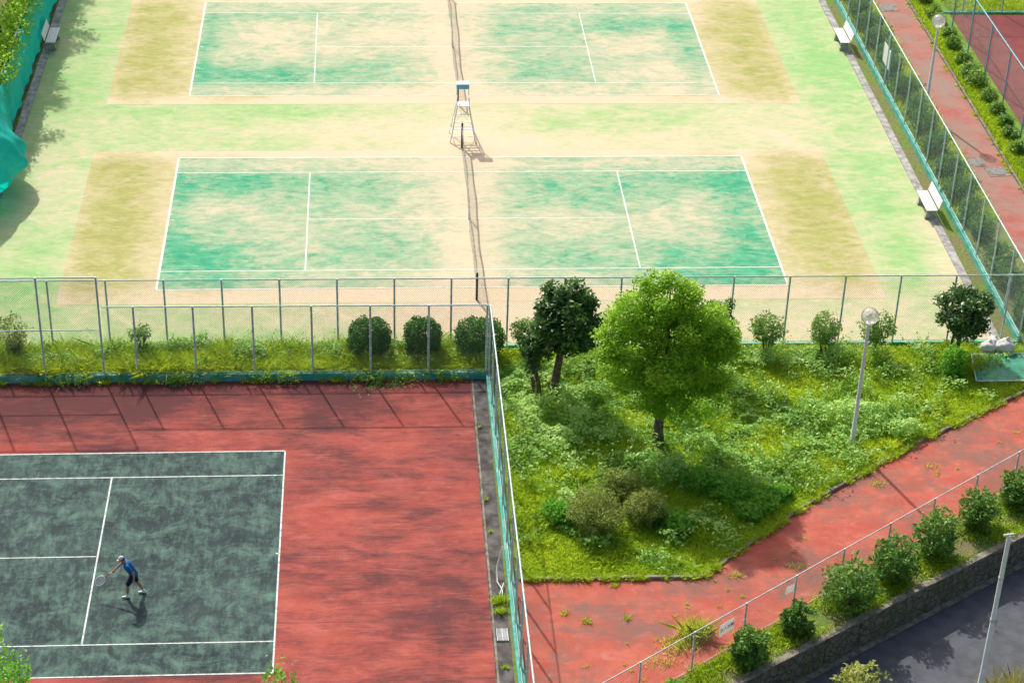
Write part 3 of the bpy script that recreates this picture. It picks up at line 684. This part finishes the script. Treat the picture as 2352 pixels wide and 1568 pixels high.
for (x,y,wd_,h_) in ((6.75,-21.55,1.2,1.2),(8.42,-20.3,.95,1.15),(10.2,-19.15,1.8,1.7),(11.8,-17.85,1.5,1.6),(13.45,-16.6,1.6,1.55),(15.1,-15.3,1.4,1.4),(16.7,-14.2,1.3,1.25),(18.4,-12.9,1.3,1.4)):
    bush('dark green rounded shrub in strip above stone wall',x,y,wd_*1.05,wd_*.95,h_,2600,.13,'l_shrub','dome',group=g3,t0=.5)
g4='hedge shrubs between fence and side path'
for i in range(17):
    y=-2.5+i*1.95+rng.uniform(-.3,.3)
    bush('dusty dark green hedge shrub beside side path',20.35+rng.uniform(-.1,.1),y,1.0,1.7,rng.uniform(.9,1.3),2000,.1,'l_hedge','dome',group=g4,t0=.6)
g5='low shrubs along the grass verge'
for i in range(15):
    y=8+i*1.42+rng.uniform(-.3,.3);q=rng.uniform(.75,1.15)
    bush('small rounded bright green shrub in grass verge',24.0+rng.uniform(-.12,.12),y,.95*q,.95*q,.8*q,1000,.11,'l_shrub','dome',group=g5,t0=.75)
bush('leafy shrub behind the low court end fence',-6.3,-26.5,1.5,1.2,4.75,2600,.13,'l_fern','dome')
bush('leafy shrub behind the low court end fence',-13.0,-26.5,2.2,1.4,5.4,4200,.14,'l_fern','dome')
bush('yellow-green shrub growing at the roadside',9.6,-23.5,1.7,1.3,2.3,2000,.15,'l_olive','vase',z=-1,t0=.7)
bush('small green shrub growing by the path fence',4.35,-23.3,.9,.8,.9,1300,.1,'l_fern','dome')
# ------------------------------------------------------------------ ground cover
def scatter(n,poly,dens=None):
    xs=[p[0] for p in poly];ys=[p[1] for p in poly]
    x=rng.uniform(min(xs),max(xs),n);y=rng.uniform(min(ys),max(ys),n);k=inpoly(x,y,poly)
    x=x[k];y=y[k]
    if dens is not None: k=rng.random(len(x))<dens(x,y);x=x[k];y=y[k]
    return x,y
GI=[(.4,-4.45),(.5,-17.5),(5.95,-17.52),(9.83,-13.95),(14.16,-10.6),(18.8,-7.5),(22.5,-5.2),(20.0,-4.4)]
leafy=[(2.2,-7.6,2.8,2.3),(1.4,-10.2,1.3,2.0),(8.0,-8.8,3.2,2.2),(11.8,-9.4,2.2,1.6),(13.6,-9.6,1.5,1.0),(4.8,-12.2,2.0,1.2),(8.0,-12.4,2.0,1.1),(2.2,-14.8,1.1,.9),(9.3,-5.3,5,.6),(6.0,-15.2,1.0,.8)]
def lmask(x,y):
    m=np.zeros_like(x)
    for a,b,c,d in leafy: m=np.maximum(m,np.exp(-(((x-a)/c)**2+((y-b)/d)**2)**1.5))
    return np.clip(m*1.2+1.7*(vnoise(x+.3*y,y-.2*x,.85,21)-.58),0,1)
x,y=scatter(240000,GI,lambda x,y:1-.4*lmask(x,y))
hz=(.06+.20*vnoise(x,y,1.3,22)**1.5*rng.random(len(x)))*(1+.9*(vnoise(x,y,.5,25)>.7))
T=np.clip(.60+.8*(vnoise(x,y,1.9,23)-.5)+.5*(vnoise(x,y,.4,24)-.5)-.2*lmask(x,y)+rng.normal(0,.12,len(x)),0,1)
stuff('grass',blades(np.stack([x,y,0*x],-1),hz,rng.uniform(.014,.034,len(x)),.7),5,M['l_grass'],T)
x,y=scatter(190000,GI,lambda x,y:lmask(x,y)**1.3)
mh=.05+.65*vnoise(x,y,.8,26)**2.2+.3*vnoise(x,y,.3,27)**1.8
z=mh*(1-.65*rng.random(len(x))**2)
T=np.clip(.18+.75*z/.6+.8*(vnoise(x,y,1.4,28)-.4)+rng.normal(0,.15,len(x)),0,1)  # low leaves and noise patches tinted darker, shaded gaps painted into the colour
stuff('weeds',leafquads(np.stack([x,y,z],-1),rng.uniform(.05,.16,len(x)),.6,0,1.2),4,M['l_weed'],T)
SP=[(-21,-6.1),(.05,-6.1),(.05,-4.35),(-21,-4.35)]
x,y=scatter(70000,SP)
fr=np.clip(1-(y+6.1)/1.2,0,1)
hz=(.32+.35*vnoise(x,y,.8,41)+.1*fr)*rng.uniform(.5,1.1,len(x))
T=np.clip(.6+.35*fr+.5*(vnoise(x,y,.7,42)-.5)+rng.normal(0,.13,len(x)),0,1)
stuff('tall_grass',blades(np.stack([x,y,0*x],-1),hz,rng.uniform(.015,.035,len(x)),.6),5,M['l_grass'],T)
x,y=scatter(60000,SP,lambda x,y:np.clip((y+5.8)/1.0,0.08,1)*(vnoise(x,y,.9,43)>.38))
z=(.15+.75*vnoise(x,y,.6,44)**1.3)*(1-.6*rng.random(len(x))**2)
stuff('vine_weeds',leafquads(np.stack([x,y,z],-1),rng.uniform(.06,.13,len(x)),.6,0,1.4),4,M['l_weed'],np.clip(.35+.6*z+rng.normal(0,.15,len(x)),0,1))
n=2600;c=rng.integers(0,6,n);cxs=np.array([-4.0,-3.2,-7.2,-10.5,-1.6,-14.2])[c];x=cxs+rng.normal(0,.35,n);y=-6.42-np.abs(rng.normal(0,.16,n))*np.array([1.6,1.2,.5,.6,.5,.6])[c]
z=np.clip(.5-(-6.42-y)*1.6,.02,.7)*rng.random(n)
k=vnoise(x,y,.15,46)>.4
stuff('creeper_leaves',leafquads(np.stack([x,y,z],-1)[k],rng.uniform(.06,.12,k.sum()),.6,0,1.0),4,M['l_weed'],np.clip(.6+rng.normal(0,.2,k.sum()),0,1))
B=[];T=[]
for i in range(260):
    x=rng.uniform(-17,.0);y=rng.uniform(-5.9,-4.5);h=rng.uniform(.6,1.3);m_=14
    zz=rng.random(m_)*h;B.append(leafquads(np.stack([x+rng.normal(0,.06,m_)+.1*zz,y+rng.normal(0,.05,m_),zz],-1),rng.uniform(.06,.12,m_),.5,0,.6));T.append(np.clip(.5+rng.normal(0,.2,m_),0,1))
for i in range(560):
    x=rng.uniform(.6,16);y=rng.uniform(-13.5,-4.6);h=rng.uniform(.3,1.0);m_=18
    if not inpoly(np.array([x]),np.array([y]),GI)[0]: continue
    zz=rng.random(m_)*h;B.append(leafquads(np.stack([x+rng.normal(0,.08,m_),y+rng.normal(0,.07,m_),zz],-1),rng.uniform(.07,.16,m_),.5,0,.8));T.append(np.clip(.7+rng.normal(0,.2,m_),0,1))
stuff('weed_stalks',np.concatenate(B),4,M['l_weed'],np.concatenate(T))
xx_=rng.uniform(1,26,70000);t_=rng.random(70000);yy_=(fl(xx_)-.1)*(1-t_)+(wl(xx_)+.12)*t_
k=rng.random(70000)<(.15+1.1*(vnoise(xx_,yy_,.8,51)-.3));x=xx_[k];y=yy_[k]
stuff('verge_grass',blades(np.stack([x,y,0*x],-1),rng.uniform(.05,.2,len(x)),rng.uniform(.012,.028,len(x)),.6),5,M['l_grass'],np.clip(.4+rng.normal(0,.2,len(x)),0,1))
x=np.concatenate([rng.uniform(23.32,24.4,45000),rng.uniform(19.7,21.5,12000),rng.uniform(25,29,9000)]);y=np.concatenate([rng.uniform(5,34,57000),rng.uniform(26.9,30,9000)])
stuff('verge_grass',blades(np.stack([x,y,0*x],-1),rng.uniform(.08,.28,len(x)),rng.uniform(.015,.035,len(x)),.5),5,M['l_grass'],np.clip(.45+.4*(vnoise(x,y,1.2,61)-.5)+rng.normal(0,.15,len(x)),0,1))
B=[];T=[]
def tuft(x,y,r,n,h,t,z0=0):
    a=rng.uniform(0,6.28,n);q=r*rng.random(n)**.5*rng.uniform(.5,1.3,n)
    P=np.stack([x+q*np.cos(a)*1.4,y+q*np.sin(a),np.full(n,z0)],-1);B.append(blades(P,h*rng.uniform(.4,1.1,n),rng.uniform(.01,.026,n),.6));T.append(np.clip(t+rng.normal(0,.15,n),0,1))
for x,y,r,n,h,t in ((5.4,-20.3,.35,420,.55,.75),(4.9,-20.8,.4,220,.25,.8),(4.2,-21.5,.4,120,.15,.7),(1.7,-19.2,.12,50,.12,.5),(2.3,-19.6,.15,60,.14,.5),(3.5,-19.5,.1,40,.14,.5),(3.3,-17.95,.12,60,.12,.4),(7.1,-17.6,.2,60,.12,.5),(9.0,-17.2,.25,60,.1,.6),(-.15,-18.6,.22,260,.25,.35),(-.2,-19.1,.15,140,.2,.4),(-.3,-13.5,.05,40,.12,.5),(-.28,-15.2,.04,40,.12,.5),(-.32,-9.4,.04,35,.12,.5),(-.2,-21.6,.08,60,.12,.4),(12.5,-13.0,.2,60,.1,.5),(14.5,-12.0,.2,60,.1,.5)): tuft(x,y,r,n,h,t)
for i in range(36):
    u=rng.uniform(2,20);o1=rng.uniform(.3,2.6);tuft(u-o1*.6,fl(u)+o1*.8,.07,16,.08,.65)
for i in range(110):
    s=rng.integers(0,4);a=GK[s];b=GK[s+1];u=rng.random();tuft(a[0]+(b[0]-a[0])*u,a[1]+(b[1]-a[1])*u-.03,.12,60,.2,.6)
for i in range(45): tuft(rng.uniform(-17,-.6),-6.42,.1,30,.22,.5)
for i in range(60):
    u=rng.uniform(2,20);tuft(u,fl(u)+.05,.15,30,.12,.6)
for i in range(40):
    y=rng.uniform(5,30);tuft(23.15,y,.12,40,.12,.5)
stuff('grass_tufts',np.concatenate(B),5,M['l_grass'],np.concatenate(T))
B=[];T=[];tuft(14.6,-22.6,.7,2600,.9,.5,-1.02);tuft(5.5,-20.4,.3,160,.6,.4);stuff('dry_grass',np.concatenate(B),5,M['l_dry'],np.concatenate(T))
# ------------------------------------------------------------------ person
PS=.89
def remesh(mb,name,mats,parent,vox=.008,sm=4):
    o=mb.build(name,mats);md=o.modifiers.new('r','REMESH');md.mode='VOXEL';md.voxel_size=vox;md.use_smooth_shade=True
    s=o.modifiers.new('s','SMOOTH');s.factor=.5;s.iterations=sm
    bpy.context.view_layer.update()
    me=bpy.data.meshes.new_from_object(o.evaluated_get(bpy.context.evaluated_depsgraph_get()));me.name=name
    o.modifiers.clear();old=o.data;o.data=me;me.name=name
    o.parent=parent;return o
skin=simple('tanned_skin',(.42,.22,.13),.55,.1,20);shirt=simple('blue_sports_shirt',(.012,.13,.33),.8,.25,9);shortm=simple('navy_shorts',(.014,.018,.038),.85,.3,9)
shoe=simple('white_trainer',(.80,.80,.80),.6,.1,20);capm=simple('light_grey_cap',(.56,.55,.52),.8,.12,15);hairm=simple('dark_grey_hair',(.05,.045,.04),.8,.3,30)
P0=thing('person','player in blue shirt, navy shorts and pale cap','person',(-10.95,-17.98,.004));P0.scale=(PS,)*3
hip=Vector((.0,0,.90));chest=Vector((-.17,0,1.24));neck=Vector((-.25,0,1.38));head=Vector((-.34,-.01,1.51))
hL=hip+Vector((-.02,-.10,-.03));hR=hip+Vector((-.02,.10,-.03))
kL=Vector((-.22,-.13,.50));aL=Vector((-.25,-.14,.09)); kR=Vector((.06,.12,.48));aR=Vector((.27,.10,.10))
sL=Vector((-.16,-.19,1.32));sR=Vector((-.22,.18,1.31))
eL=Vector((.04,-.25,1.10));wL=Vector((.04,-.27,.86))
eR=Vector((-.42,.24,1.12));wR=Vector((-.63,.17,.93))
b=MB()
b.cap(hip,.11,chest,.13,20,ax=(0,1,0),sc=None);b.ell(chest,(.11,.17,.16),20,14);b.ell(hip,(.11,.15,.12),20,14)
b.cap(sL,.055,sR,.055);b.cap(chest+Vector((0,0,.05)),.09,neck,.058);b.cap(neck,.055,head,.06)
for h_,k_,a_ in((hL,kL,aL),(hR,kR,aR)):
    b.cap(h_,.088,k_,.056);c_=k_.lerp(a_,.3);b.cap(k_,.052,c_+Vector((.015,0,0)),.056);b.cap(c_+Vector((.015,0,0)),.056,a_,.036);b.cap(a_+Vector((0,0,-.04)),.030,a_+Vector((-.11,0,-.058)),.022)
for s_,e_,w_ in((sL,eL,wL),(sR,eR,wR)):
    b.cap(s_,.052,e_,.039);m_=e_.lerp(w_,.3);b.cap(e_,.038,m_,.041);b.cap(m_,.041,w_,.026)
hr=Matrix.Rotation(math.radians(-28),3,'Y')
def H(v): return head+hr@Vector(v)
b.ell(head,(.098,.076,.115),20,16,rot=hr);b.ell(H((-.03,0,-.05)),(.068,.058,.07),16,12,rot=hr)
b.cap(H((-.095,0,.01)),.008,H((-.118,0,-.022)),.014,8);b.ell(H((-.088,0,-.058)),(.014,.027,.007),10,8,rot=hr);b.ell(H((-.088,0,-.07)),(.013,.023,.007),10,8,rot=hr)
for s in(-1,1): b.ell(H((.005,s*.078,-.005)),(.02,.009,.032),10,8,rot=hr)
d=Vector((-.05,.0,-1)).normalized()
b.cap(wL,.026,wL+d*.075,.034,12,ax=(0,1,0),sc=None)
for i,(o_y,ln_) in enumerate(((-.030,.070),(-.010,.080),(.011,.075),(.030,.058))):
    r0=wL+d*.08+Vector((o_y,0,0));p1=r0+(d+Vector((-.25,0.25,0)))*ln_*.55;p2=p1+(d+Vector((-.5,.6,0)))*ln_*.4
    b.cap(r0,.0105,p1,.0095,8);b.cap(p1,.0095,p2,.008,8)
r0=wL+d*.03+Vector((-.03,0,0));p1=r0+Vector((-.035,0.015,-.035));b.cap(r0,.013,p1,.011,8);b.cap(p1,.011,p1+Vector((-.008,.012,-.035)),.0095,8)
gd=Vector((-.42,-.09,-.30)).normalized()
gc=wR+Vector((-.055,-.01,-.045))
side=gd.cross(Vector((0,1,0))).normalized()
yv=gd.cross(side).normalized()
b.cap(wR,.026,gc-side*-.028,.032,12)
for i in range(4):
    q=gc+gd*(-.033+i*.023);L_=(.030,.031,.030,.027)[i]
    pts=[q+side*L_*math.cos(t)+yv*L_*math.sin(t) for t in (0.2,1.3,2.4,3.5)]
    for a_,c_ in zip(pts[:-1],pts[1:]): b.cap(a_,.0105,c_,.0095,8)
q=gc+gd*.02
pts=[q+side*.03*math.cos(t)+yv*.03*math.sin(t)+gd*.012*j for j,t in enumerate((-.2,-1.2,-2.2))]
for a_,c_ in zip(pts[:-1],pts[1:]): b.cap(a_,.012,c_,.0105,8)
remesh(b,'body',[skin],P0,.0065,3)
for s in(-1,1):
    b=MB();b.ell(H((-.088,s*.03,.012)),(.008,.012,.008),10,8,rot=hr);b.build('eye',[hairm],P0)
b=MB();b.ell(H((.012,0,.012)),(.096,.081,.108),20,14,rot=hr);b.v=[v if (hr.inverted()@(Vector(v)-head)).z>-.05 and (hr.inverted()@(Vector(v)-head)).x>-.05 else tuple(head) for v in b.v];b.build('hair',[hairm],P0)
b=MB();n=24
vs=[];fs=[]
for i in range(8):
    th=math.pi/2*(i/7.0)
    for j in range(n):
        ph=2*math.pi*j/n;vs.append(H((.106*math.sin(th)*math.cos(ph),.088*math.sin(th)*math.sin(ph),.035+.092*math.cos(th))))
for i in range(7):
    for j in range(n): fs.append((i*n+j,(i+1)*n+j,(i+1)*n+(j+1)%n,i*n+(j+1)%n))
b.add(vs,fs,0,True)
br=[];m_=10
for j in range(m_+1):
    a=math.pi/2+math.pi*j/m_;br.append(H((.10*math.cos(a),.086*math.sin(a),.036)))
for j in range(m_+1):
    a=math.pi/2+math.pi*j/m_;br.append(H((.10*math.cos(a)-.085*abs(math.cos(a))**.6,.080*math.sin(a),.024)))
b.add(br,[(j,j+1,m_+2+j,m_+1+j) for j in range(m_)],0,True)
o=b.build('cap',[capm],P0);sd=o.modifiers.new('s','SOLIDIFY');sd.thickness=.006
b=MB()
b.cap(hip+Vector((-.01,0,.02)),.137,chest,.152,20);b.ell(chest,(.132,.195,.18),20,14);b.ell(hip+Vector((-.0,0,.0)),(.148,.182,.13),20,14);b.cap(sL,.068,sR,.068);b.cap(chest+Vector((-.02,0,.08)),.085,neck+Vector((.015,0,-.03)),.066)
for s_,e_ in((sL,eL),(sR,eR)): b.cap(s_,.066,s_.lerp(e_,.62),.062)
remesh(b,'shirt',[shirt],P0,.011,3)
b=MB();b.ell(hip+Vector((0,0,-.05)),(.143,.178,.11),20,14)
for h_,k_ in((hL,kL),(hR,kR)): b.cap(h_,.105,h_.lerp(k_,.82),.084)
remesh(b,'shorts',[shortm],P0,.011,3)
for a_ in(aL,aR):
    b=MB();b.cap(a_+Vector((.045,0,-.045)),.042,a_+Vector((-.06,0,-.045)),.043,12);b.cap(a_+Vector((-.06,0,-.05)),.043,a_+Vector((-.16,0,-.06)),.034,12);b.cap(a_+Vector((.01,0,-.03)),.045,a_+Vector((0,0,.015)),.046,12)
    o=remesh(b,'shoe',[shoe],P0,.010,2)
    b=MB();b.cap(a_+Vector((0,0,-.01)),.042,a_.lerp(kL if a_ is aL else kR,.16),.045,12);b.build('sock',[shoe],P0)
e=thing('tennis_racket','white and red tennis racket held out low','tennis racket',tuple(Vector((-10.95,-17.98,.004))+gc*PS));e.scale=(.97,)*3
hc=gd*.50
sideR=gd.cross(Vector((0,-.6,.8))).normalized()
b=MB();b.tube([gd*-.09,gd*.12],.015,8);b.build('grip',[M['white']],e)
b=MB();red=simple('red_racket_frame',(.55,.03,.02),.35,.05,9)
b.tube([gd*.12,gd*.26],.012,8,0);pts=[hc+gd*.17*math.cos(t)+sideR*.132*math.sin(t) for t in np.linspace(0,2*math.pi,33)];b.tube(pts,.013,8,1,caps=False)
for s in(-1,1): b.tube([gd*.26,hc+gd*.17*math.cos(math.pi*.82)+sideR*s*.128*math.sin(math.pi*.82)],.010,8,0)
b.build('racket_frame',[red,M['white']],e)
b=MB()
for k in np.linspace(-.115,.115,16):
    l=.165*math.sqrt(1-(k/.128)**2);b.tube([hc+sideR*k-gd*l,hc+sideR*k+gd*l],.004,4)
for k in np.linspace(-.155,.155,19):
    l=.125*math.sqrt(1-(k/.17)**2);b.tube([hc+gd*k-sideR*l,hc+gd*k+sideR*l],.004,4)
b.build('racket_strings',[M['signwhite']],e)
